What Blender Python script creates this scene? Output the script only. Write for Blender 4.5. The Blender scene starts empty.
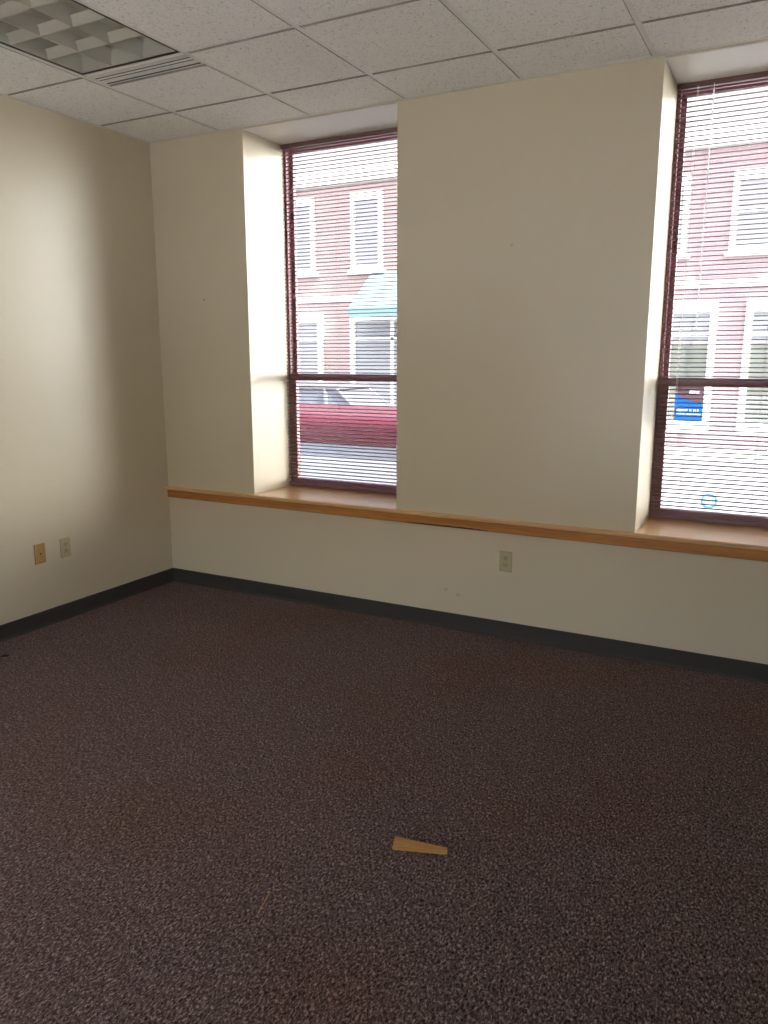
import bpy, bmesh, math, random
from mathutils import Vector, Matrix

random.seed(7)
scene = bpy.context.scene
COL = scene.collection

# ------------------------------------------------------------------ sizes (m)
H = 2.834                    # ceiling
HS = 2.822                   # underside of the window recesses
RX, RY = 4.80, -5.00         # right wall, wall behind the camera
WT = 0.50                    # thickness of the window wall
ZS, ZSB = 0.666, 0.591       # top and bottom of the wooden ledge
W1 = (0.723, 1.734)          # recess of the first window
W2 = (3.064, 4.074)          # recess of the second window
GX = [0.568, 1.204, 1.792, 2.414, 3.022, 3.632, 4.242]     # ceiling grid
GY = [-0.408 - 0.6096 * i for i in range(8)]
GROUND = -0.70               # street level outside

# ------------------------------------------------------------------ helpers
def new_obj(name, bm, mat=None, parent=None, smooth=False, loc=None):
    bmesh.ops.recalc_face_normals(bm, faces=bm.faces)
    me = bpy.data.meshes.new(name)
    bm.to_mesh(me); bm.free()
    if smooth:
        for p in me.polygons:
            p.use_smooth = True
    o = bpy.data.objects.new(name, me)
    COL.objects.link(o)
    for m in (mat if isinstance(mat, (list, tuple)) else [mat]):
        if m is not None:
            me.materials.append(m)
    if parent is not None:
        o.parent = parent
    if loc is not None:
        o.location = loc
    return o

def tag(o, label, cat, group=None):
    o['label'] = label; o['category'] = cat
    if group:
        o['group'] = group
    return o

def struct(o):
    o['kind'] = 'structure'
    return o

def empty(name, loc, label=None, cat=None, group=None):
    o = bpy.data.objects.new(name, None)
    COL.objects.link(o)
    o.location = loc
    o.empty_display_size = 0.05
    if label:
        tag(o, label, cat, group)
    return o

def box(bm, x0, x1, y0, y1, z0, z1, bev=0.0, mi=0, segs=2):
    n0 = len(bm.faces)
    vs = [bm.verts.new((x, y, z)) for x in (x0, x1) for y in (y0, y1) for z in (z0, z1)]
    f = []
    for q in ((0,1,3,2),(4,6,7,5),(0,4,5,1),(2,3,7,6),(0,2,6,4),(1,5,7,3)):
        f.append(bm.faces.new([vs[i] for i in q]))
    for a in f:
        a.material_index = mi
    if bev > 0:
        es = list({e for a in f for e in a.edges})
        r = bmesh.ops.bevel(bm, geom=es, offset=bev, segments=segs, affect='EDGES', profile=0.5)
        for a in r['faces']:
            a.material_index = mi
    return bm

def B(*a, **k):
    return box(bmesh.new(), *a, **k)

def prism(bm, pts, axis, a0, a1, mi=0, bev=0):
    """extrude a 2-D outline along an axis; pts are the other two coordinates in xyz order"""
    def mk(p, a):
        if axis == 'x': return (a, p[0], p[1])
        if axis == 'y': return (p[0], a, p[1])
        return (p[0], p[1], a)
    v0 = [bm.verts.new(mk(p, a0)) for p in pts]
    v1 = [bm.verts.new(mk(p, a1)) for p in pts]
    n = len(pts); fs = []
    fs.append(bm.faces.new(v0)); fs.append(bm.faces.new(v1[::-1]))
    for i in range(n):
        j = (i + 1) % n
        fs.append(bm.faces.new([v0[i], v0[j], v1[j], v1[i]]))
    for f in fs: f.material_index = mi
    if bev:
        es = list({e for f in fs for e in f.edges})
        bmesh.ops.bevel(bm, geom=es, offset=bev, segments=2, affect='EDGES', profile=0.5)
    return bm

def cyl(bm, p0, p1, r, seg=12, r2=None, mi=0):
    p0, p1 = Vector(p0), Vector(p1)
    d = p1 - p0
    q = d.to_track_quat('Z', 'Y')
    M = Matrix.Translation((p0 + p1) / 2) @ q.to_matrix().to_4x4()
    res = bmesh.ops.create_cone(bm, cap_ends=True, segments=seg, radius1=r, radius2=r if r2 is None else r2,
                                depth=d.length, matrix=M)
    for f in {f for v in res['verts'] for f in v.link_faces}:
        f.material_index = mi
    return bm

# ------------------------------------------------------------------ materials
def mat(name, col, rough=0.5, metal=0.0, spec=0.5):
    m = bpy.data.materials.new(name); m.use_nodes = True
    b = m.node_tree.nodes['Principled BSDF']
    b.inputs['Base Color'].default_value = (*col, 1)
    b.inputs['Roughness'].default_value = rough
    b.inputs['Metallic'].default_value = metal
    b.inputs['Specular IOR Level'].default_value = spec
    return m

class NT:
    def __init__(s, m):
        s.t = m.node_tree; s.b = s.t.nodes['Principled BSDF']
    def n(s, typ, **kw):
        nd = s.t.nodes.new(typ)
        for k, v in kw.items():
            if k in nd.inputs: nd.inputs[k].default_value = v
            else: setattr(nd, k, v)
        return nd
    def l(s, a, b): s.t.links.new(a, b)
    def coord(s, scale=(1,1,1), rot=(0,0,0)):
        tc = s.n('ShaderNodeTexCoord'); mp = s.n('ShaderNodeMapping')
        mp.inputs['Scale'].default_value = scale; mp.inputs['Rotation'].default_value = rot
        s.l(tc.outputs['Object'], mp.inputs['Vector']); return mp.outputs['Vector']
    def noise(s, vec, scale, detail=3, rough=0.5, dist=0.0):
        nd = s.n('ShaderNodeTexNoise'); nd.inputs['Scale'].default_value = scale
        nd.inputs['Detail'].default_value = detail; nd.inputs['Roughness'].default_value = rough
        nd.inputs['Distortion'].default_value = dist
        s.l(vec, nd.inputs['Vector']); return nd.outputs['Fac']
    def ramp(s, fac, stops, interp='LINEAR'):
        r = s.n('ShaderNodeValToRGB'); e = r.color_ramp.elements; r.color_ramp.interpolation = interp
        while len(e) < len(stops): e.new(0.5)
        for i, (p, c) in enumerate(stops):
            e[i].position = p; e[i].color = (*c, 1) if len(c) == 3 else c
        s.l(fac, r.inputs['Fac']); return r.outputs['Color']
    def mix(s, fac, a, b, mode='MIX'):
        m = s.n('ShaderNodeMix', data_type='RGBA', blend_type=mode)
        for sock, v in ((m.inputs[0], fac), (m.inputs[6], a), (m.inputs[7], b)):
            if hasattr(v, 'is_linked') or hasattr(v, 'links'): s.l(v, sock)
            else: sock.default_value = v if isinstance(v, (int, float)) else (*v, 1)
        return m.outputs[2]
    def bump(s, h, strength, dist):
        b = s.n('ShaderNodeBump'); b.inputs['Strength'].default_value = strength
        b.inputs['Distance'].default_value = dist
        s.l(h, b.inputs['Height']); s.l(b.outputs['Normal'], s.b.inputs['Normal'])
    def base(s, c): s.l(c, s.b.inputs['Base Color'])

# painted plaster wall
def wall_mat(name, col):
    m = mat(name, col, 0.34, spec=0.5); t = NT(m); v = t.coord()
    n = t.noise(v, 1.1, 2, 0.5)
    dark = tuple(c * 0.97 for c in col)
    t.base(t.ramp(n, [(0.35, dark), (0.65, col)]))
    t.bump(t.noise(v, 260, 3, 0.6), 0.12, 0.001)
    return m
M_wall = wall_mat('cream_wall_paint', (0.63, 0.56, 0.43))
M_soffit = wall_mat('white_soffit_paint', (0.80, 0.79, 0.77))

# carpet: loop pile, mottled purple-brown
def carpet_mat():
    m = mat('mottled_purple_brown_carpet', (0.06, 0.045, 0.045), 0.95, spec=0.08); t = NT(m)
    v = t.coord()
    vs = t.coord((1.0, 0.55, 1.0), (0, 0, 0.6))
    fine = t.noise(vs, 165, 4, 0.72, 0.6)
    c1 = t.ramp(fine, [(0.38, (0.008, 0.004, 0.003)), (0.47, (0.070, 0.046, 0.041)), (0.55, (0.135, 0.094, 0.088)), (0.63, (0.36, 0.27, 0.255))])
    mid = t.noise(v, 26, 3, 0.6)
    c2 = t.mix(0.35, c1, t.ramp(mid, [(0.35, (0.72, 0.70, 0.70)), (0.65, (1.25, 1.22, 1.22))]), 'MULTIPLY')
    # brown worn / soiled patches
    big = t.noise(v, 1.15, 3, 0.5)
    stain = t.ramp(big, [(0.52, (0, 0, 0)), (0.66, (1, 1, 1))])
    c3 = t.mix(stain, c2, t.mix(1.0, c2, (1.0, 0.87, 0.72), 'MULTIPLY'))
    t.base(c3)
    t.bump(t.noise(vs, 150, 4, 0.7, 0.6), 0.9, 0.006)
    t.b.inputs['Sheen Weight'].default_value = 0.20; t.b.inputs['Sheen Roughness'].default_value = 0.35
    t.b.inputs['Sheen Tint'].default_value = (1.0, 0.76, 0.72, 1)
    return m
M_carpet = carpet_mat()

# acoustic ceiling tile: white, pin-holed and fissured
def tile_mat():
    m = mat('fissured_ceiling_tile', (0.75, 0.75, 0.73), 0.9, spec=0.1); t = NT(m)
    v = t.coord()
    n1 = t.noise(v, 85, 4, 0.7, 0.4); n2 = t.noise(v, 240, 2, 0.6)
    n = t.mix(0.4, n1, n2)
    t.base(t.ramp(n, [(0.365, (0.36, 0.355, 0.35)), (0.435, (0.90, 0.90, 0.89)), (0.60, (0.95, 0.95, 0.945))]))
    t.bump(n, 0.28, 0.004)
    return m
M_tile = tile_mat()
M_grid = mat('white_grid_metal', (0.80, 0.80, 0.80), 0.30)
M_base = mat('dark_grey_vinyl_base', (0.052, 0.047, 0.043), 0.65, spec=0.25)

# honey oak
def oak_mat(name, a, b, axis='x', rough=0.28, coat=0.3):
    m = mat(name, a, rough); t = NT(m)
    sc = {'x': (1.2, 22, 22), 'y': (22, 1.2, 22), 'z': (22, 22, 1.2)}[axis]
    v = t.coord(sc)
    n = t.noise(v, 1.6, 5, 0.6, 0.6); fine = t.noise(t.coord(tuple(s * 5 for s in sc)), 2.2, 3, 0.6)
    c = t.ramp(n, [(0.25, b), (0.5, tuple((p + q) / 2 for p, q in zip(a, b))), (0.72, a)])
    t.base(t.mix(0.35, c, t.ramp(fine, [(0.35, (0.6, 0.55, 0.5)), (0.6, (1.1, 1.1, 1.1))]), 'MULTIPLY'))
    t.b.inputs['Coat Weight'].default_value = coat
    t.b.inputs['Coat Roughness'].default_value = 0.12
    t.bump(fine, 0.05, 0.001)
    return m
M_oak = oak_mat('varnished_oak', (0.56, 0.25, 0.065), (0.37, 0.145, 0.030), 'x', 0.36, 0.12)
M_board_lit = oak_mat('pale_skylit_board', (0.78, 0.51, 0.26), (0.64, 0.38, 0.165), 'x', 0.33, 0.15)  # paler than the apron: skylight on the ledge top painted in
M_scuff = mat('dark_stained_wood', (0.09, 0.035, 0.012), 0.5)
M_wedge = oak_mat('raw_pine_wedge', (0.46, 0.245, 0.072), (0.34, 0.165, 0.042), 'x', 0.6, 0.0)

M_frame = mat('maroon_window_enamel', (0.28, 0.12, 0.135), 0.42)
M_head = mat('dark_maroon_blind_rail', (0.15, 0.075, 0.075), 0.45)

def slat_mat():
    m = mat('mauve_blind_slat', (0.20, 0.125, 0.14), 0.42); return m
M_slat = slat_mat()

def glass_mat():
    m = bpy.data.materials.new('thin_window_glass'); m.use_nodes = True
    nt = m.node_tree; nt.nodes.clear()
    o = nt.nodes.new('ShaderNodeOutputMaterial'); mx = nt.nodes.new('ShaderNodeMixShader')
    tr = nt.nodes.new('ShaderNodeBsdfTransparent'); gl = nt.nodes.new('ShaderNodeBsdfGlossy')
    # Schlick reflectance from the viewing angle, the same on both faces of the pane
    ge = nt.nodes.new('ShaderNodeNewGeometry'); dt = nt.nodes.new('ShaderNodeVectorMath'); dt.operation = 'DOT_PRODUCT'
    nt.links.new(ge.outputs['Normal'], dt.inputs[0]); nt.links.new(ge.outputs['Incoming'], dt.inputs[1])
    def mth(op, a, b=None):
        n = nt.nodes.new('ShaderNodeMath'); n.operation = op
        for k, v in ((0, a), (1, b)):
            if v is None: continue
            if hasattr(v, 'is_linked'): nt.links.new(v, n.inputs[k])
            else: n.inputs[k].default_value = v
        return n.outputs[0]
    fr = mth('ADD', mth('MULTIPLY', mth('POWER', mth('SUBTRACT', 1.0, mth('ABSOLUTE', dt.outputs['Value'])), 5.0), 0.9), 0.04)
    tr.inputs['Color'].default_value = (0.92, 0.94, 0.95, 1)
    gl.inputs['Roughness'].default_value = 0.0
    nt.links.new(fr, mx.inputs[0]); nt.links.new(tr.outputs[0], mx.inputs[1])
    nt.links.new(gl.outputs[0], mx.inputs[2]); nt.links.new(mx.outputs[0], o.inputs['Surface'])
    return m
M_glass = glass_mat()

def paper_mat(name, col, k=0.6):
    """thin printed sheet: part of the daylight behind it comes through"""
    m = bpy.data.materials.new(name); m.use_nodes = True
    nt = m.node_tree; b = nt.nodes['Principled BSDF']; o = nt.nodes['Material Output']
    b.inputs['Base Color'].default_value = (*col, 1); b.inputs['Roughness'].default_value = 0.5
    t = nt.nodes.new('ShaderNodeBsdfTranslucent'); t.inputs['Color'].default_value = (*col, 1)
    mx = nt.nodes.new('ShaderNodeMixShader'); mx.inputs[0].default_value = k
    nt.links.new(b.outputs[0], mx.inputs[1]); nt.links.new(t.outputs[0], mx.inputs[2])
    nt.links.new(mx.outputs[0], o.inputs['Surface'])
    return m
M_cord = paper_mat('white_lift_cord', (0.88, 0.86, 0.86), 0.6)
M_wand = paper_mat('milky_plastic_wand', (0.92, 0.92, 0.93), 0.75)
M_pmauve = paper_mat('mauve_print', (0.12, 0.08, 0.10), 0.6)
M_pblue = paper_mat('bright_blue_print', (0.014, 0.11, 0.42), 0.75)
M_pwhite = paper_mat('white_print', (0.85, 0.86, 0.90), 0.6)
M_plilac = paper_mat('lilac_print', (0.60, 0.66, 0.95), 0.6)
M_pcyan = paper_mat('pale_cyan_print', (0.10, 0.27, 0.37), 0.75)
M_pcyan2 = paper_mat('very_pale_cyan_print', (0.55, 0.78, 0.84), 0.85)

M_ivory = mat('ivory_plastic', (0.46, 0.405, 0.25), 0.4)
M_ivory2 = mat('ivory_receptacle', (0.42, 0.375, 0.24), 0.45)
M_tan = oak_mat('tan_woodgrain_plate', (0.50, 0.315, 0.115), (0.40, 0.24, 0.08), 'z', 0.45, 0.0)
M_slot = mat('dark_slot', (0.012, 0.011, 0.010), 0.7)
M_screw = mat('brass_screw', (0.45, 0.36, 0.2), 0.35, 1.0)
M_black = mat('black_frame_enamel', (0.012, 0.012, 0.013), 0.45)
M_louv = mat('satin_aluminium_louver', (0.56, 0.55, 0.50), 0.45, 0.4)
M_pan = mat('white_reflector_pan', (0.6, 0.6, 0.57), 0.5)
M_tube = mat('unlit_fluorescent_tube', (0.8, 0.8, 0.78), 0.3)
M_white = mat('white_diffuser_enamel', (0.78, 0.77, 0.76), 0.4)

# ------------------------------------------------------------------ room shell
struct(new_obj('floor', B(0, RX, RY, 0.0, -0.12, 0.0), M_carpet))

bm = bmesh.new()                                      # window wall with two deep recesses
box(bm, -0.2, RX + 0.2, 0, WT, -0.12, ZSB + 0.035)
for x0, x1 in ((-0.2, W1[0]), (W1[1], W2[0]), (W2[1], RX + 0.2)):
    box(bm, x0, x1, 0, WT, ZSB + 0.035, HS)
box(bm, -0.2, RX + 0.2, 0, WT, HS, H + 0.25)
struct(new_obj('wall_back', bm, M_wall))
struct(new_obj('wall_left', B(-0.2, 0, RY - 0.2, 0, -0.12, H + 0.25), M_wall))
struct(new_obj('wall_right', B(RX, RX + 0.2, RY - 0.2, 0, -0.12, H + 0.25), M_wall))
WB = ((1.30, 3.70),)                                  # unseen window added behind the camera as fill light
WBZ = (0.40, 1.75)
bm = bmesh.new()
box(bm, 0, RX, RY - 0.2, RY, -0.12, WBZ[0]); box(bm, 0, RX, RY - 0.2, RY, WBZ[1], H + 0.25)
for x0, x1 in ((0, WB[0][0]), (WB[0][1], RX)):
    box(bm, x0, x1, RY - 0.2, RY, WBZ[0], WBZ[1])
struct(new_obj('wall_front', bm, M_wall))
for i, (a, b) in enumerate((W1, W2)):                 # white lining board of each recess head
    struct(new_obj('trim_%d' % (i + 2), B(a + .001, b - .001, 0.004, 0.405, HS - 0.004, HS - 0.0005), M_soffit))

# ceiling: lay-in tiles over a white tee grid
LX0, LX1 = GX[0], GX[1]
LY1, LY0 = GY[1], GY[1] - 1.2192
bm = bmesh.new()
xs = [0.0] + GX + [RX]
ys = [0.0] + [y for y in GY if y > RY + .05] + [RY]
for i in range(len(xs) - 1):
    for j in range(len(ys) - 1):
        x0, x1, y1, y0 = xs[i], xs[i + 1], ys[j], ys[j + 1]
        if i == 1 and j in (2, 3):
            continue                                  # light fitting
        if i == 1 and j == 1:
            y0 += 0.145                               # tile cut short for the air slot
        g = 0.0130
        box(bm, x0 + g, x1 - g, y0 + g, y1 - g, H - 0.003, H + 0.022)
M_edge_shade = mat('shaded_tile_edge', (0.33, 0.315, 0.29), 0.9, spec=0.1)  # groove shade painted on edges of the cross lines; other edges stay lighter
bm.normal_update()
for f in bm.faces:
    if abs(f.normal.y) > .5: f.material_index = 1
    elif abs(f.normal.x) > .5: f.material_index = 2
ceil = struct(new_obj('ceiling', bm, [M_tile, M_edge_shade, mat('lighter_tile_edge', (0.5, 0.49, 0.47), 0.9, spec=0.1)]))  # last one: lighter copy of the same tile edge
bm = bmesh.new()
tw = 0.0115
for x in GX:
    if abs(x - LX0) < .01 or abs(x - LX1) < .01:
        box(bm, x - tw, x + tw, RY, 0, H - .0006, H + 0.014)
    else:
        box(bm, x - tw, x + tw, RY, 0, H - .0006, H + 0.014)
for y in ys[1:-1]:
    segs = [(0, RX)]
    if abs(y - GY[2]) < .01:
        segs = [(0, LX0), (LX1, RX)]
    for a, b in segs:
        box(bm, a, b, y - tw, y + tw, H + .0045, H + 0.0142)
for a in ((0, RX, -0.022, 0), (0, RX, RY, RY + .022), (0, .022, RY, 0), (RX - .022, RX, RY, 0)):
    box(bm, *a, H - 0.005, H - 0.0032)                 # wall angle
new_obj('ceiling_grid', bm, M_grid, ceil)
bm = B(-0.2, RX + 0.2, RY - 0.2, WT, H + 0.25, H + 0.40)
struct(new_obj('roof', bm, M_white))

struct(new_obj('sky_shade_slab', B(-1, RX + 1, RY - 1.9, RY - .2, 2.25, 2.40), M_white))  # added out of view to keep sky light off the near floor

# baseboards: vinyl cove profile
def cove(n):                                          # (distance from wall, height)
    return [(0, 0), (0.011, 0), (0.0104, 0.002), (0.0078, 0.008), (0.006, 0.018), (0.006, 0.090), (0.0045, 0.0925), (0, 0.0925)]
P = cove(0)
bm = bmesh.new(); prism(bm, [(d, z) for d, z in P], 'y', RY, 0)
struct(new_obj('baseboard_left', bm, M_base))
bm = bmesh.new(); prism(bm, [(-d, z) for d, z in P], 'x', 0.0065, RX - 0.0065)
struct(new_obj('baseboard_back', bm, M_base))
bm = bmesh.new(); prism(bm, [(RX - d, z) for d, z in P], 'y', RY, 0)
struct(new_obj('baseboard_right', bm, M_base))
bm = bmesh.new(); prism(bm, [(RY + d, z) for d, z in P], 'x', 0.0065, RX - 0.0065)
struct(new_obj('baseboard_front', bm, M_base))

# ------------------------------------------------------------------ oak ledge along the window wall
NOSE = -0.026
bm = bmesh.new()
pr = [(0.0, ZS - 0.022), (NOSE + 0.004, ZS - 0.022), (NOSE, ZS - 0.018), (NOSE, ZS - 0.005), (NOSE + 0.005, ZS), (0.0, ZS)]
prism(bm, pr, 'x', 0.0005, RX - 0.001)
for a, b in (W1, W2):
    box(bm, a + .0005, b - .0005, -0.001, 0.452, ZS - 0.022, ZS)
ledge = struct(new_obj('trim_1', bm, M_board_lit))
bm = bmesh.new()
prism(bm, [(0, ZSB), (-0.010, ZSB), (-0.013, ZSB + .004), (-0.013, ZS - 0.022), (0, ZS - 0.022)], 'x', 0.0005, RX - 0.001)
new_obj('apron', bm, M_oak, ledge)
# chipped dark strip along the lower edge of the apron
bm = bmesh.new()
n = 26
top, bot = [], []
for i in range(n + 1):
    u = i / n; x = 1.80 + 0.50 * u
    h = 0.010 * math.sin(math.pi * u) ** 0.5 * (0.55 + 0.45 * random.random()) if 0 < i < n else 0.001
    top.append((x, ZSB + 0.003 + h)); bot.append((x, ZSB + 0.0012))
prism(bm, bot + top[::-1], 'y', -0.0140, -0.0125)
new_obj('dark_scuff', bm, M_scuff, ledge)['label'] = 'dark scuffed streak along the lower edge'

# ------------------------------------------------------------------ windows
def ring(bm, x0, x1, z0, z1, y0, y1, l, r, b, t, bev=0.002):
    box(bm, x0, x0 + l, y0, y1, z0, z1, bev)
    box(bm, x1 - r, x1, y0, y1, z0, z1, bev)
    box(bm, x0 + l, x1 - r, y0, y1, z0, z0 + b, bev)
    box(bm, x0 + l, x1 - r, y0, y1, z1 - t, z1, bev)
ZM = 1.392
def window(n, a, b):
    w = empty('window_%d' % n, ((a + b) / 2, 0.45, ZS)); struct(w)
    def part(name, bm, m, par=w):
        bmesh.ops.translate(bm, verts=bm.verts, vec=(-(a + b) / 2, -0.45, -ZS))
        return new_obj(name, bm, m, par)
    bm = bmesh.new(); ring(bm, a + .0005, b - .0005, ZS + .0005, HS - .0005, 0.408, 0.498, 0.018, 0.018, 0.012, 0.008, 0)
    part('frame', bm, M_frame)
    bm = bmesh.new(); ring(bm, a + .018, b - .018, ZM - 0.022, HS - 0.008, 0.446, 0.474, 0.026, 0.026, 0.044, 0.036)
    up = part('upper_sash', bm, M_frame)
    part('pane', B(a + .040, b - .040, 0.458, 0.462, ZM + 0.015, HS - .040), M_glass, up)
    bm = bmesh.new(); ring(bm, a + .018, b - .018, ZS + 0.012, ZM + 0.022, 0.412, 0.442, 0.036, 0.036, 0.045, 0.044)
    lo = part('lower_sash', bm, M_frame)
    part('pane', B(a + .050, b - .050, 0.425, 0.429, ZS + .052, ZM - .018), M_glass, lo)
    return w
window(1, *W1)
window(2, *W2)
for i, (a, b) in enumerate(WB):
    bm = bmesh.new(); ring(bm, a + .001, b - .001, WBZ[0] + .001, WBZ[1] - .001, RY - .12, RY - .06, .05, .05, .05, .05)
    box(bm, (a + b) / 2 - .025, (a + b) / 2 + .025, RY - .12, RY - .06, WBZ[0] + .05, WBZ[1] - .05)
    w = struct(new_obj('window_%d' % (i + 3), bm, M_frame))  # added fill window, never in view
    new_obj('pane', B(a + .04, b - .04, RY - .092, RY - .088, WBZ[0] + .04, WBZ[1] - .04), M_glass, w)

# ------------------------------------------------------------------ venetian blinds
YB = 0.3885
def blind(a, b, label, wand_x, cord_x, ladders):
    ox = (a + b) / 2
    root = empty('window_blind', (ox, YB, HS - 0.004), label, 'blind', 'venetian blinds in the window recesses')
    def part(name, bm, m, smooth=False, par=root):
        bmesh.ops.translate(bm, verts=bm.verts, vec=(-ox, -YB, -(HS - 0.004)))
        return new_obj(name, bm, m, par, smooth)
    zt, zb = HS - 0.0045, ZS + 0.030
    part('headrail', B(a + .003, b - .003, 0.3755, 0.4015, zt - 0.025, zt, 0.0015), M_head)
    bm = bmesh.new()
    pitch, tilt, wd, crown = 0.0226, math.radians(4.0), 0.0130, 0.0044
    z = zt - 0.040
    zs = []
    while z > zb + 0.012:
        zs.append(z); z -= pitch
    prof = [-1, -0.5, 0, 0.5, 1]
    for z in zs:
        rows = []
        dz = random.uniform(-.0006, .0006)
        for x in (a + 0.006, b - 0.006):
            row = []
            for p in prof:
                y = p * wd; h = crown * (1 - p * p)
                row.append(bm.verts.new((x, YB + y * math.cos(tilt) - h * math.sin(tilt), z + dz + y * math.sin(tilt) + h * math.cos(tilt))))
            rows.append(row)
        for i in range(4):
            bm.faces.new([rows[0][i], rows[0][i + 1], rows[1][i + 1], rows[1][i]])
    s = part('slats', bm, M_slat, True)
    md = s.modifiers.new('thickness', 'SOLIDIFY'); md.thickness = 0.0003
    part('bottom_rail', B(a + .005, b - .005, YB - .0125, YB + .0125, zb - 0.012, zb, 0.003), M_slat)
    for lx in ladders:
        bm = bmesh.new()
        for yy in (YB - .0132, YB + .0132):
            cyl(bm, (lx, yy, zb - 0.004), (lx, yy, zt - 0.024), 0.0007, 6)
        part('ladder_cord', bm, M_slat)
    if cord_x:
        bm = bmesh.new()
        for d in (0, 0.006):
            cyl(bm, (cord_x + d, 0.3715, 1.25 if d else 1.22), (cord_x + d, 0.3735, zt - 0.02), 0.0010, 6)
            cyl(bm, (cord_x + d, 0.3715, 1.235 if d else 1.205), (cord_x + d, 0.3715, 1.262 if d else 1.232), 0.0045, 8, 0.002)
        part('lift_cord', bm, M_cord)
    if wand_x:
        bm = bmesh.new()
        cyl(bm, (wand_x, 0.3700, 1.66), (wand_x, 0.3715, zt - 0.045), 0.0035, 6)
        cyl(bm, (wand_x, 0.3715, zt - 0.048), (wand_x, 0.3745, zt - 0.018), 0.0014, 6)
        part('tilt_wand', bm, M_wand)
    return root
blind(W1[0], W1[1], 'mauve venetian blind in the window recess nearer the room corner', None, None, (0.845, 1.125, 1.61))
blind(W2[0], W2[1], 'mauve venetian blind over the window with the blue poster', 3.235, 3.160, (3.215, 3.56, 3.92))

# ------------------------------------------------------------------ poster and sticker on the second window
YG = 0.4245                                         # room face of the lower pane
px0, px1, pz0, pz1 = 3.154, 3.290, 1.196, 1.372
root = empty('window_poster', ((px0 + px1) / 2, YG - .0006, pz0), 'small blue and mauve printed poster stuck on the window glass', 'poster')
pw, ph = (px1 - px0), (pz1 - pz0)
FONT = {'A': '01110 10001 10001 11111 10001 10001 10001', 'I': '111 010 010 010 010 010 111',
        'M': '10001 11011 10101 10101 10001 10001 10001', 'E': '11111 10000 10000 11110 10000 10000 11111',
        'Q': '01110 10001 10001 10001 10101 10010 01101', 'U': '10001 10001 10001 10001 10001 10001 01110',
        'R': '11110 10001 10001 11110 10100 10010 10001', '&': '01100 10010 10100 01000 10101 10010 01101',
        'J': '00111 00010 00010 00010 00010 10010 01100', '.': '0 0 0 0 0 0 1'}
CW, CH = 0.002, 0.002
nx, nz = round(pw / CW), round(ph / CH)
def swoosh(x):
    return 44 + 22 * (1 - x / nx) ** 1.7
grid = [[(1 if z < swoosh(x) else 0) for x in range(nx)] for z in range(nz)]
def write(word, x, z, k, slant=0):
    for ch in word:
        if ch == ' ':
            x += 3 * k; continue
        rows = FONT[ch].split()
        for a, row in enumerate(rows):
            for b, v in enumerate(row):
                if v == '1':
                    for p in range(k):
                        for q in range(k):
                            zz = z + (6 - a) * k + q; xx = x + b * k + p + (slant * ((6 - a) * k + q)) // 10
                            if 0 <= zz < nz and 0 <= xx < nx: grid[zz][xx] = 2
        x += (len(rows[0]) + 2) * k
write('AIME', 33, 70, 1, 3); write('AIME', 34, 70, 1, 3)
write('QUAR & AJ', 5, 22, 1); write('QUAR & AJ', 6, 22, 1)
rnd = random.Random(3)
x = 5
while x < nx - 6:
    w = rnd.randint(2, 5)
    for q in range(x, min(nx - 4, x + w)):
        for z in (15, 16, 17): grid[z][q] = 3
    x += w + 1
bm = bmesh.new()
for z in range(nz):
    x = 0
    while x < nx:
        e = x
        while e < nx and grid[z][e] == grid[z][x]: e += 1
        f = bm.faces.new([bm.verts.new((-pw / 2 + u * CW, 0, v * CH)) for u, v in ((x, z), (e, z), (e, z + 1), (x, z + 1))])
        f.material_index = grid[z][x]; x = e
new_obj('sheet', bm, [M_pmauve, M_pblue, M_pwhite, M_plilac], root)

cx, cz, r = 3.356, 0.780, 0.041
root = empty('window_sticker', (cx, YG - .0006, cz - r), 'round pale blue ring sticker low on the window glass', 'sticker')
N = 48
def rim(bm, rr):
    return [bm.verts.new((rr * math.cos(2 * math.pi * i / N), 0, r + rr * math.sin(2 * math.pi * i / N))) for i in range(N)]
bm = bmesh.new(); bm.faces.new(rim(bm, r * 0.72))
new_obj('disc', bm, M_pcyan2, root)
bm = bmesh.new(); a, b = rim(bm, r), rim(bm, r * 0.72)
for i in range(N):
    bm.faces.new([a[i], a[(i + 1) % N], b[(i + 1) % N], b[i]])
new_obj('ring', bm, M_pcyan, root)
bm = bmesh.new()
x = -r * 0.6
while x < r * 0.5:
    w = random.uniform(.005, .009)
    bm.faces.new([bm.verts.new(p) for p in ((x, -.0005, r - .004), (x + w, -.0005, r - .004), (x + w, -.0005, r + .004), (x, -.0005, r + .004))]); x += w + .002
new_obj('small_print', bm, M_pcyan, root)

# ------------------------------------------------------------------ ceiling light (unlit parabolic troffer)
lx, ly = (LX0 + LX1) / 2, (LY0 + LY1) / 2
root = empty('ceiling_light', (lx, ly, H), 'unlit recessed ceiling light with an eighteen cell metal louver', 'ceiling light')
hw, hl = (LX1 - LX0) / 2 - 0.012, (LY1 - LY0) / 2 - 0.012
bm = bmesh.new()
t, hh = 0.013, 0.11
for x0, x1, y0, y1 in ((-hw, -hw + t, -hl, hl), (hw - t, hw, -hl, hl), (-hw + t, hw - t, -hl, -hl + t), (-hw + t, hw - t, hl - t, hl)):
    box(bm, x0, x1, y0, y1, 0.0005, hh)
new_obj('frame', bm, M_black, root)
new_obj('reflector_pan', B(-hw + t, hw - t, -hl + t, hl - t, hh - 0.004, hh), M_pan, root)
iw, il = hw - t - 0.001, hl - t - 0.001
bm = bmesh.new()
prof_h = 0.062
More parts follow.
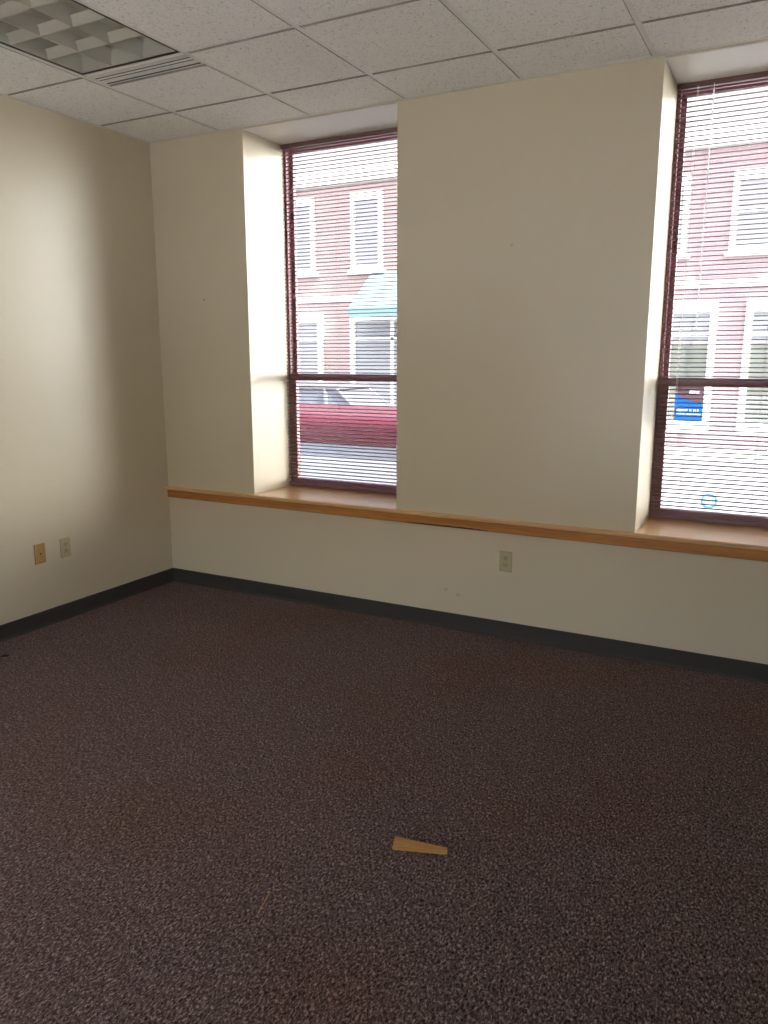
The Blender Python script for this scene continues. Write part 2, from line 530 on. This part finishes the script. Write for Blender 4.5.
def blade(bm, axis, c, a0, a1, prof_h=0.062):
    # parabolic blade: thin at the top, wide at the bottom lip
    L, R = [], []
    for k in range(7):
        u = k / 6                                    # 0 bottom .. 1 top
        wdt = 0.0045 + 0.016 * (u ** 1.8)
        z = 0.003 + prof_h * u
        L.append((c - wdt, z)); R.append((c + wdt, z))
    prism(bm, L + R[::-1], axis, a0, a1)
for k in (1, 2):
    blade(bm, 'y', -iw + 2 * iw * k / 3, -il, il)
for k in range(1, 6):
    blade(bm, 'x', -il + 2 * il * k / 6, -iw, iw, 0.036)
for s in (-1, 1):                                     # outer side reflectors
    prism(bm, [(s * iw, .003), (s * (iw - .006), .003), (s * (iw - .02), hh - .005), (s * iw, hh - .005)], 'y', -il, il)
    prism(bm, [(s * il, .003), (s * (il - .006), .003), (s * (il - .02), hh - .005), (s * il, hh - .005)], 'x', -iw, iw)
new_obj('louver', bm, M_louv, root)
for k in range(3):
    bm = bmesh.new(); xx = -iw + 2 * iw * (k + .5) / 3
    cyl(bm, (xx, -il + .03, 0.085), (xx, il - .03, 0.085), 0.0127, 14)
    new_obj('fluorescent_tube', bm, M_tube, root, True)

# ------------------------------------------------------------------ linear slot air diffuser at the end of the light
y1, y0 = GY[1] + 0.142, GY[1] + 0.0125
root = empty('air_diffuser', (lx, (y0 + y1) / 2, H), 'white linear slot air vent at the end of the ceiling light', 'air vent')
dw, dl = (LX1 - LX0) / 2 - 0.0125, (y1 - y0) / 2
sl = [(-dl + .036, -dl + .051), (-dl + .064, -dl + .078), (dl - .022, dl - .002)]
bm = bmesh.new()
cur = -dl
for a, b in sl:
    box(bm, -dw, dw, cur, a, 0.0, 0.03); cur = b
box(bm, -dw, dw, cur, dl, 0.0, 0.03)
box(bm, -dw, -dw + .008, -dl, dl, 0.0, 0.03); box(bm, dw - .008, dw, -dl, dl, 0.0, 0.03)
new_obj('face', bm, M_white, root)
bm = bmesh.new()
for a, b in sl:
    box(bm, -dw + .008, dw - .008, a, b, 0.003, 0.03)
new_obj('slot', bm, M_slot, root)['label'] = 'dark open slots'

# ------------------------------------------------------------------ wall plates
def plate(name, label, cat, loc, rz, kind, m, group=None):
    root = empty(name, loc, label, cat, group); root.rotation_euler = (0, 0, rz)
    pw, ph = 0.0355, 0.0572                           # faces -y before rotation
    new_obj('cover_plate', B(-pw, pw, -0.0065, 0, -ph, ph, 0.0025), m, root)
    if kind == 'outlet':
        for s in (-1, 1):
            bm = bmesh.new()
            pts = []
            for i in range(28):
                a = 2 * math.pi * i / 28
                pts.append((0.0172 * math.cos(a), max(-.0125, min(.0125, 0.0172 * math.sin(a))) + s * 0.0195))
            prism(bm, pts, 'y', -0.0085, -0.006)
            rc = new_obj('receptacle', bm, M_ivory2, root)
            bm = bmesh.new()
            for sx in (-1, 1):
                box(bm, sx * .0064 - .0013, sx * .0064 + .0013, -0.0088, -0.0080, s * .0195 - .001, s * .0195 + .0085)
            cyl(bm, (0, -0.0088, s * .0195 - .0065), (0, -0.0080, s * .0195 - .0065), 0.0026, 10)
            new_obj('slot', bm, M_slot, rc)
        bm = bmesh.new(); cyl(bm, (0, -.0078, 0), (0, -.006, 0), 0.0032, 12)
        new_obj('screw', bm, M_screw, root)
    else:
        bm = bmesh.new(); cyl(bm, (0, -.0080, 0), (0, -.006, 0), 0.0062, 6)
        nut = new_obj('jack', bm, M_screw, root)
        bm = bmesh.new(); cyl(bm, (0, -.0086, 0), (0, -.0079, 0), 0.0048, 14)
        new_obj('hole', bm, M_slot, nut)
        for s in (-1, 1):
            bm = bmesh.new(); cyl(bm, (0, -.0074, s * .0415), (0, -.006, s * .0415), 0.0026, 10)
            new_obj('screw', bm, M_screw, root)
    return root
plate('wall_outlet', 'ivory duplex outlet on the left wall beside the tan plate', 'outlet', (0, -0.875, 0.428), math.pi / 2, 'outlet', M_ivory)
plate('cable_plate', 'tan wall plate with one centre hole on the left wall', 'wall plate', (0, -1.050, 0.430), math.pi / 2, 'jack', M_tan)
plate('wall_outlet', 'ivory duplex outlet below the oak ledge between the windows', 'outlet', (2.400, 0, 0.4335), 0, 'outlet', M_ivory)

# nails and filled holes in the window wall
def nail(label, x, z, col):
    bm = bmesh.new(); cyl(bm, (0, -0.012, 0), (0, 0.012, 0), 0.0012, 8); cyl(bm, (0, -0.0135, 0), (0, -0.0118, 0), 0.0035, 10)
    o = new_obj('nail', bm, col, None, False, (x, 0, z)); tag(o, label, 'nail'); return o
M_nail = mat('dark_nail_steel', (0.09, 0.085, 0.08), 0.4, 0.8)
nail('small dark nail in the wall left of the corner window', 0.389, 1.871, M_nail)
M_fill = mat('grey_wall_filler', (0.50, 0.455, 0.37), 0.8)
def blob(label, x, z, r, seed):
    rnd = random.Random(seed); bm = bmesh.new()
    pts = [(r * rnd.uniform(.7, 1.15) * math.cos(a), r * rnd.uniform(.7, 1.15) * math.sin(a)) for a in [2 * math.pi * i / 14 for i in range(14)]]
    prism(bm, pts, 'y', -0.0012, 0)
    o = new_obj('wall_patch', bm, M_fill, None, False, (x, 0, z)); tag(o, label, 'wall patch'); return o
blob('small grey filled spot low on the wall, left one of the pair', 2.051, 0.226, 0.011, 1)
blob('small grey filled spot low on the wall, right one of the pair', 2.125, 0.206, 0.012, 2)
blob('tiny grey filled spot high on the wide wall between windows', 2.381, 2.073, 0.008, 3)

# ------------------------------------------------------------------ things on the carpet
def wedge():
    L, w, h0, h1 = 0.172, 0.037, 0.026, 0.017
    bm = bmesh.new()
    # big end is broader and taller, thin end blunt
    q = [(-L/2, -w/2, 0), (L/2, -w*.40, 0), (L/2, -w*.02, 0), (-L/2, w/2, 0),
         (-L/2 + .004, -w/2 + .001, h0), (L/2, -w*.38, h1), (L/2, -w*.04, h1), (-L/2 + .004, w/2 - .001, h0)]
    v = [bm.verts.new(p) for p in q]
    for f in ((0,1,2,3),(4,5,6,7),(0,1,5,4),(1,2,6,5),(2,3,7,6),(3,0,4,7)):
        bm.faces.new([v[i] for i in f])
    bmesh.ops.bevel(bm, geom=list(bm.edges), offset=0.0012, segments=2, affect='EDGES')
    return bm
o = new_obj('door_wedge', wedge(), M_wedge, None, False, (2.802, -1.928, 0.001))
o.rotation_euler = (0, 0, math.radians(18))
tag(o, 'honey coloured wooden door wedge lying on the carpet', 'door wedge')

bm = bmesh.new()
pts = [(2.525, -2.394, .003), (2.520, -2.368, .004), (2.512, -2.342, .0035), (2.505, -2.316, .003)]
for p, q in zip(pts[:-1], pts[1:]):
    cyl(bm, [a - b for a, b in zip(p, (2.515, -2.355, 0))], [a - b for a, b in zip(q, (2.515, -2.355, 0))], 0.0016, 8)
o = new_obj('wood_sliver', bm, M_wedge, None, False, (2.515, -2.355, 0.0))
tag(o, 'thin pale wood sliver lying on the carpet', 'sliver')

bm = bmesh.new()
bmesh.ops.create_icosphere(bm, subdivisions=2, radius=1)
for v in bm.verts:
    v.co = Vector((v.co.x * .022 * (1 + .3 * math.sin(5 * v.co.y)), v.co.y * .010 * (1 + .4 * math.cos(4 * v.co.x)), max(v.co.z, -.4) * .006 + .0024))
o = new_obj('debris_scrap', bm, M_slot, None, False, (0.205, -1.468, 0.0)); o.rotation_euler = (0, 0, 0.9)
tag(o, 'tiny black scrap on the carpet by the left wall', 'scrap')

# ------------------------------------------------------------------ outside
def brick_mat(name, c1, c2, mortar):
    m = mat(name, c1, 0.9, spec=0.2); t = NT(m)
    tc = t.n('ShaderNodeTexCoord'); sp = t.n('ShaderNodeSeparateXYZ'); cb = t.n('ShaderNodeCombineXYZ')
    t.l(tc.outputs['Object'], sp.inputs[0]); t.l(sp.outputs['X'], cb.inputs['X']); t.l(sp.outputs['Z'], cb.inputs['Y'])
    b = t.n('ShaderNodeTexBrick'); t.l(cb.outputs[0], b.inputs['Vector'])
    b.inputs['Color1'].default_value = (*c1, 1); b.inputs['Color2'].default_value = (*c2, 1); b.inputs['Mortar'].default_value = (*mortar, 1)
    b.inputs['Scale'].default_value = 1.0; b.inputs['Brick Width'].default_value = 0.21; b.inputs['Row Height'].default_value = 0.075
    b.inputs['Mortar Size'].default_value = 0.006
    t.base(b.outputs['Color']); return m
M_brick = brick_mat('red_brick', (0.25, 0.18, 0.175), (0.22, 0.16, 0.155), (0.27, 0.25, 0.25))
M_brick2 = brick_mat('rose_brick', (0.26, 0.18, 0.188), (0.23, 0.16, 0.17), (0.27, 0.25, 0.25))
M_trimw = mat('white_painted_timber', (0.72, 0.72, 0.71), 0.5)
M_dglass = mat('dark_shop_glass', (0.20, 0.205, 0.22), 0.15, spec=0.25)
M_awn = mat('teal_green_awning', (0.10, 0.165, 0.158), 0.8)
M_stone = mat('pale_limestone', (0.55, 0.53, 0.50), 0.8)

def ground_mat(name, col, sc):
    m = mat(name, col, 0.9, spec=0.2); t = NT(m); v = t.coord()
    n = t.noise(v, sc, 4, 0.6)
    t.base(t.ramp(n, [(0.3, tuple(c * .85 for c in col)), (0.7, tuple(c * 1.1 for c in col))])); return m
M_road = ground_mat('pale_worn_asphalt', (0.23, 0.23, 0.235), 3)
M_walk = ground_mat('pale_bounce_paving', (0.80, 0.80, 0.79), 2)  # kept very pale so the near ground throws light up indoors
M_far = ground_mat('grey_far_paving', (0.34, 0.34, 0.335), 2)
M_bounce = ground_mat('white_bounce_ground', (0.78, 0.77, 0.75), 4)  # whitened to bounce light up through the added rear window
M_frieze = mat('buff_stone_frieze', (0.27, 0.265, 0.26), 0.8)

struct(new_obj('street', B(-45, 40, 5.4, 14.2, GROUND - .3, GROUND - .12), M_road))
struct(new_obj('bounce_lane', B(-45, 40, 1.7, 5.4, GROUND - .3, GROUND - .12), M_walk))  # pale strip added out of view to bounce light onto the ceiling
struct(new_obj('pavement', B(-45, 40, WT, 1.7, GROUND - .3, GROUND), M_walk))
struct(new_obj('pavement', B(-45, 40, 14.2, 40, GROUND - .3, GROUND), M_far))
struct(new_obj('bounce_yard', B(-45, 40, -45, RY - .2, GROUND - .3, GROUND), M_bounce))  # unseen ground added as a reflector for the rear fill window
struct(new_obj('foundation_wall', B(-0.2, RX + .2, RY - .2, WT, GROUND - .3, -0.121), M_walk))

FY = 17.0
def building(x0, x1, height, bmat, label, wins, wz, shops, awn=None, dark=None):
    root = empty('shop_building', ((x0 + x1) / 2, FY, GROUND), label, 'building')
    ox, oz = (x0 + x1) / 2, GROUND
    def part(name, bm, m, par=root):
        bmesh.ops.translate(bm, verts=bm.verts, vec=(-ox, -FY, -oz))
        return new_obj(name, bm, m, par)
    part('brick_wall', B(x0, x1, FY, FY + 8, GROUND, height - .30), bmat)
    part('frieze', B(x0, x1, FY - .04, FY + 8, height - .30, 8.6), M_frieze)
    part('parapet_cap', B(x0, x1, FY - .2, FY + 8, 8.6, 8.75), M_stone)
    part('cornice', box(box(bmesh.new(), x0, x1, FY - .35, FY + .1, height - .10, height + .06, .02), x0, x1, FY - .15, FY - .02, height - .26, height - .10), M_trimw)
    part('belt_course', B(x0, x1, FY - .06, FY, 3.15, 3.35), M_stone)
    for wx in wins:
        bm = bmesh.new()
        z0, z1 = wz
        ring(bm, wx, wx + 1.06, z0, z1, FY - .09, FY, .14, .14, .12, .22, 0)
        box(bm, wx + .14, wx + .92, FY - .07, FY, (z0 + z1) / 2 - .03, (z0 + z1) / 2 + .03)
        box(bm, wx - .08, wx + 1.14, FY - .14, FY, z0 - .10, z0)
        f = part('window', bm, M_trimw)
        part('pane', B(wx + .14, wx + .92, FY - .03, FY - .005, z0 + .12, z1 - .22), M_dglass, f)
    for sx0, sx1 in shops:
        bm = bmesh.new()
        ring(bm, sx0, sx1, GROUND + .35, 2.85, FY - .12, FY, .16, .16, .30, .30, 0)
        n = max(1, round((sx1 - sx0) / 1.3))
        for k in range(1, n):
            xx = sx0 + (sx1 - sx0) * k / n
            box(bm, xx - .05, xx + .05, FY - .10, FY, GROUND + .65, 2.55)
        box(bm, sx0 + .16, sx1 - .16, FY - .10, FY, 2.0, 2.08)
        f = part('shopfront', bm, M_trimw)
        part('pane', B(sx0 + .16, sx1 - .16, FY - .04, FY - .005, GROUND + .65, 2.55), M_dglass, f)
        if dark:
            part('lower_panel', B(sx0 + .16, sx1 - .16, FY - .06, FY - .03, GROUND + .65, 1.80), dark, f)
    if awn:
        a0, a1 = awn
        bm = bmesh.new()
        prism(bm, [(FY, 3.95), (FY, 3.80), (FY - 1.32, 2.78), (FY - 1.35, 2.62), (FY - 1.4, 2.62), (FY - 1.4, 2.86)], 'x', a0, a1)
        prism(bm, [(FY, 3.90), (FY, 2.90), (FY - 1.36, 2.80), (FY - 1.36, 2.88)], 'x', a0, a0 + .02)
        prism(bm, [(FY, 3.90), (FY, 2.90), (FY - 1.36, 2.80), (FY - 1.36, 2.88)], 'x', a1 - .02, a1)
        part('awning', bm, M_awn)
    return root
building(-26, -3.2, 6.75, M_brick, 'brick shop building with a green awning across the street', [-19.9, -17.6, -15.3, -13.0, -10.75, -8.42, -6.1], (4.02, 6.2),
         [(-20.5, -17), (-15.5, -12), (-11.0, -9.45), (-8.45, -4.2)], (-7.75, -3.6))
building(-3.2, 9.0, 6.6, M_brick2, 'rose brick shop building seen through the window with poster', [-2.2, -0.1, 1.9, 4.2, 6.5], (3.95, 5.75),
         [(-2.6, 1.78), (2.40, 6.4), (7.0, 8.6)], None, mat('dark_green_shop_panel', (0.08, 0.092, 0.077), 0.6))

# parked cars: a red one at the near kerb, a silver one across the street
def car(name, loc, label, cat, paint, glass, gt, rt, tail):
    root = empty(name, loc, label, cat)
    M_red = mat('car_paint', paint, 0.5, spec=0.25)
    M_cg = mat('car_glass', glass, 0.1, spec=0.4)
    M_rub = mat('tyre_rubber', (0.02, 0.02, 0.02), 0.8); M_al = mat('alloy_wheel', (0.3, 0.3, 0.3), 0.3, 0.9)
    M_pl = mat('black_car_plastic', (0.03, 0.03, 0.03), 0.6); M_lamp = mat('lamp_lens', (0.5, 0.5, 0.5), 0.1)
    # body side outline (x along the car, z up)
    def arch(cx, r=0.37, n=10):
        return [(cx + r * math.cos(math.pi * i / n), 0.34 + r * math.sin(math.pi * i / n)) for i in range(n, -1, -1)]
    low = [(-2.25, 0.34)] + arch(-1.45)[0:] + arch(1.40) + [(2.25, 0.36), (2.32, 0.62), (2.24, 0.86), (1.25, 1.02), (-2.15, 1.06), (-2.32, 0.92), (-2.32, 0.5)]
    bm = bmesh.new(); prism(bm, low, 'y', -0.88, 0.88)
    bmesh.ops.bevel(bm, geom=[e for e in bm.edges if abs(e.verts[0].co.y - e.verts[1].co.y) < .01 and abs(e.verts[0].co.y) > .8], offset=.05, segments=3, affect='EDGES')
    new_obj('body', bm, M_red, root, False)
    bm = bmesh.new()                                  # cabin: tapered glasshouse
    bot = [(-2.18, 1.03), (1.25, 1.01)]; top = [(-1.95, 1.60), (0.45, 1.60)]
    ring0 = [(-2.18, -.84, 1.04), (1.22, -.84, 1.0), (1.22, .84, 1.0), (-2.18, .84, 1.04)]
    ring1 = [(tail, -.70, gt), (0.42, -.70, gt), (0.42, .70, gt), (tail, .70, gt)]
    v0 = [bm.verts.new(p) for p in ring0]; v1 = [bm.verts.new(p) for p in ring1]
    bm.faces.new(v0); bm.faces.new(v1)
    for i in range(4):
        bm.faces.new([v0[i], v0[(i + 1) % 4], v1[(i + 1) % 4], v1[i]])
    new_obj('window_glass', bm, M_cg, root)
    bm = bmesh.new()
    box(bm, tail - .06, 0.50, -.75, .75, gt - .015, rt, min(.10, (rt - gt) * .35), 0, 3)
    for s in (-1, 1):
        for xb, xt, w in ((-2.14, -1.90, .09), (-1.70, -1.66, .07), (0.22, .10, .06), (1.16, .42, .05)):
            cyl(bm, (xb, s * .842, 1.02), (max(xt, tail), s * .712, gt), w, 6)
    new_obj('roof', bm, M_red, root)
    for s in (-1, 1):
        for xc in (-1.45, 1.40):
            bm = bmesh.new(); cyl(bm, (xc, s * .68, .33), (xc, s * .87, .33), .33, 28)
            t = new_obj('wheel', bm, M_rub, root)
            bm = bmesh.new(); cyl(bm, (xc, s * .86, .33), (xc, s * .885, .33), .21, 20)
            new_obj('hub_cap', bm, M_al, t)
        new_obj('wing_mirror', B(0.92, 1.06, s * .98 - .1, s * .98 + .1, 1.0, 1.13, .03), M_red, root)
        new_obj('headlamp', B(2.12, 2.30, s * .64 - .18, s * .64 + .18, .66, .80, .03), M_lamp, root)
        new_obj('door_handle', B(-.75, -.55, s * .89 - .02, s * .89 + .02, .88, .92, .01), M_pl, root)
    new_obj('bumper', B(2.22, 2.38, -.84, .84, .36, .56, .04), M_pl, root)
    new_obj('bumper', B(-2.38, -2.25, -.84, .84, .38, .58, .04), M_pl, root)
    return root
car('parked_van', (0.85, 2.75, GROUND - .12), 'red van parked at the near kerb outside the window by the room corner', 'van', (0.072, 0.009, 0.016), (0.20, 0.21, 0.235), 1.57, 1.82, -2.20)
car('parked_car', (-6.2, 12.4, GROUND - .12), 'silver car parked across the street seen above the red van', 'car', (0.10, 0.097, 0.11), (0.085, 0.085, 0.10), 1.60, 1.70, -1.92)

# ------------------------------------------------------------------ daylight
SUN, SKY, HAZE, EXPO = 4.3, 0.10, 0.04, 3.22
GLOW, GN, GAZ, GEL = 5.0, 8, 42, 6
w = bpy.data.worlds.new('sky'); scene.world = w; w.use_nodes = True
nt = w.node_tree; bg = nt.nodes['Background']
sk = nt.nodes.new('ShaderNodeTexSky'); sk.sky_type = 'NISHITA'; sk.sun_disc = False
sk.sun_elevation = math.radians(48); sk.sun_rotation = math.radians(160)
sk.air_density = 1.0; sk.dust_density = 3.0; sk.ozone_density = 1.0
hz = nt.nodes.new('ShaderNodeMix'); hz.data_type = 'RGBA'; hz.blend_type = 'ADD'; hz.inputs[0].default_value = 1.0
hz.inputs[7].default_value = (HAZE, HAZE, HAZE * 1.03, 1)              # even bright haze over the clear-sky gradient
sks = nt.nodes.new('ShaderNodeVectorMath'); sks.operation = 'SCALE'; sks.inputs['Scale'].default_value = SKY
nt.links.new(sk.outputs['Color'], sks.inputs[0]); nt.links.new(sks.outputs[0], hz.inputs[6])
# broad glow of the veiled low sun, down the street to the right
az, el = math.radians(GAZ), math.radians(GEL)
tc = nt.nodes.new('ShaderNodeTexCoord'); dt = nt.nodes.new('ShaderNodeVectorMath'); dt.operation = 'DOT_PRODUCT'
dt.inputs[1].default_value = (math.sin(az) * math.cos(el), math.cos(az) * math.cos(el), math.sin(el))
nt.links.new(tc.outputs['Generated'], dt.inputs[0])
mx0 = nt.nodes.new('ShaderNodeMath'); mx0.operation = 'MAXIMUM'; mx0.inputs[1].default_value = 0.0
pw0 = nt.nodes.new('ShaderNodeMath'); pw0.operation = 'POWER'; pw0.inputs[1].default_value = GN
sc0 = nt.nodes.new('ShaderNodeVectorMath'); sc0.operation = 'SCALE'; sc0.inputs[0].default_value = (GLOW, GLOW * 0.95, GLOW * 0.86)
sx = nt.nodes.new('ShaderNodeSeparateXYZ'); nt.links.new(tc.outputs['Generated'], sx.inputs[0])
def wm(op, a, b):
    n = nt.nodes.new('ShaderNodeMath'); n.operation = op
    for k, v in ((0, a), (1, b)):
        if isinstance(v, (int, float)): n.inputs[k].default_value = v
        else: nt.links.new(v, n.inputs[k])
    return n.outputs[0]
band = wm('POWER', wm('SUBTRACT', 1.0, wm('MULTIPLY', sx.outputs['Z'], sx.outputs['Z'])), 7.0)   # strongest low over the street
nt.links.new(dt.outputs['Value'], mx0.inputs[0]); nt.links.new(mx0.outputs[0], pw0.inputs[0])
nt.links.new(wm('MULTIPLY', pw0.outputs[0], band), sc0.inputs['Scale'])
ad = nt.nodes.new('ShaderNodeMix'); ad.data_type = 'RGBA'; ad.blend_type = 'ADD'; ad.inputs[0].default_value = 1.0
nt.links.new(hz.outputs[2], ad.inputs[6]); nt.links.new(sc0.outputs[0], ad.inputs[7])
nt.links.new(ad.outputs[2], bg.inputs['Color'])
bg.inputs['Strength'].default_value = 1.0
L = bpy.data.lights.new('sun', 'SUN'); L.energy = max(SUN, 1e-4); L.angle = math.radians(0.6); L.color = (1.0, 0.95, 0.88)
o = bpy.data.objects.new('sun', L); COL.objects.link(o); o.location = (3, -8, 12)
d = Vector((-0.70, 0.085, -0.71))                    # the sun stands just behind the line of this facade
o.rotation_euler = d.to_track_quat('-Z', 'Y').to_euler()
for a, b in WB:  # sampling portal for the added fill window
    L = bpy.data.lights.new('window_portal', 'AREA'); L.shape = 'RECTANGLE'; L.size = b - a; L.size_y = WBZ[1] - WBZ[0]
    L.cycles.is_portal = True
    o = bpy.data.objects.new('window_portal', L); COL.objects.link(o)
    o.location = ((a + b) / 2, RY - 0.22, sum(WBZ) / 2); o.rotation_euler = (math.pi / 2, 0, 0)
for i, (a, b) in enumerate((W1, W2)):                 # sampling portals at the openings
    L = bpy.data.lights.new('window_portal', 'AREA'); L.shape = 'RECTANGLE'; L.size = b - a; L.size_y = HS - ZS
    L.cycles.is_portal = True
    o = bpy.data.objects.new('window_portal', L); COL.objects.link(o)
    o.location = ((a + b) / 2, WT + 0.02, (HS + ZS) / 2); o.rotation_euler = (-math.pi / 2, 0, 0)

# ------------------------------------------------------------------ camera
yaw, pitch, roll, F = -0.4872, -0.1966, -0.0007, 780.19
cam = bpy.data.cameras.new('camera'); co = bpy.data.objects.new('camera', cam); COL.objects.link(co)
cam.sensor_fit = 'VERTICAL'; cam.sensor_height = 24.0; cam.lens = F / 1024 * 24.0
cam.clip_start = 0.02; cam.clip_end = 300
fwd = Vector((math.sin(yaw) * math.cos(pitch), math.cos(yaw) * math.cos(pitch), math.sin(pitch)))
right = Vector((math.cos(yaw), -math.sin(yaw), 0)); up = right.cross(fwd)
r2 = right * math.cos(roll) + up * math.sin(roll); u2 = -right * math.sin(roll) + up * math.cos(roll)
co.matrix_world = Matrix(((r2.x, u2.x, -fwd.x, 3.7342), (r2.y, u2.y, -fwd.y, -3.9285), (r2.z, u2.z, -fwd.z, 1.5236), (0, 0, 0, 1)))
scene.camera = co

scene.view_settings.view_transform = 'Standard'
scene.view_settings.look = 'None'
scene.view_settings.exposure = EXPO
scene.view_settings.gamma = 1.0
scene.view_settings.use_curve_mapping = False
cy = scene.cycles
cy.max_bounces = 24; cy.diffuse_bounces = 12; cy.glossy_bounces = 6; cy.transparent_max_bounces = 24
cy.sample_clamp_indirect = 12.0
cy.use_denoising = True
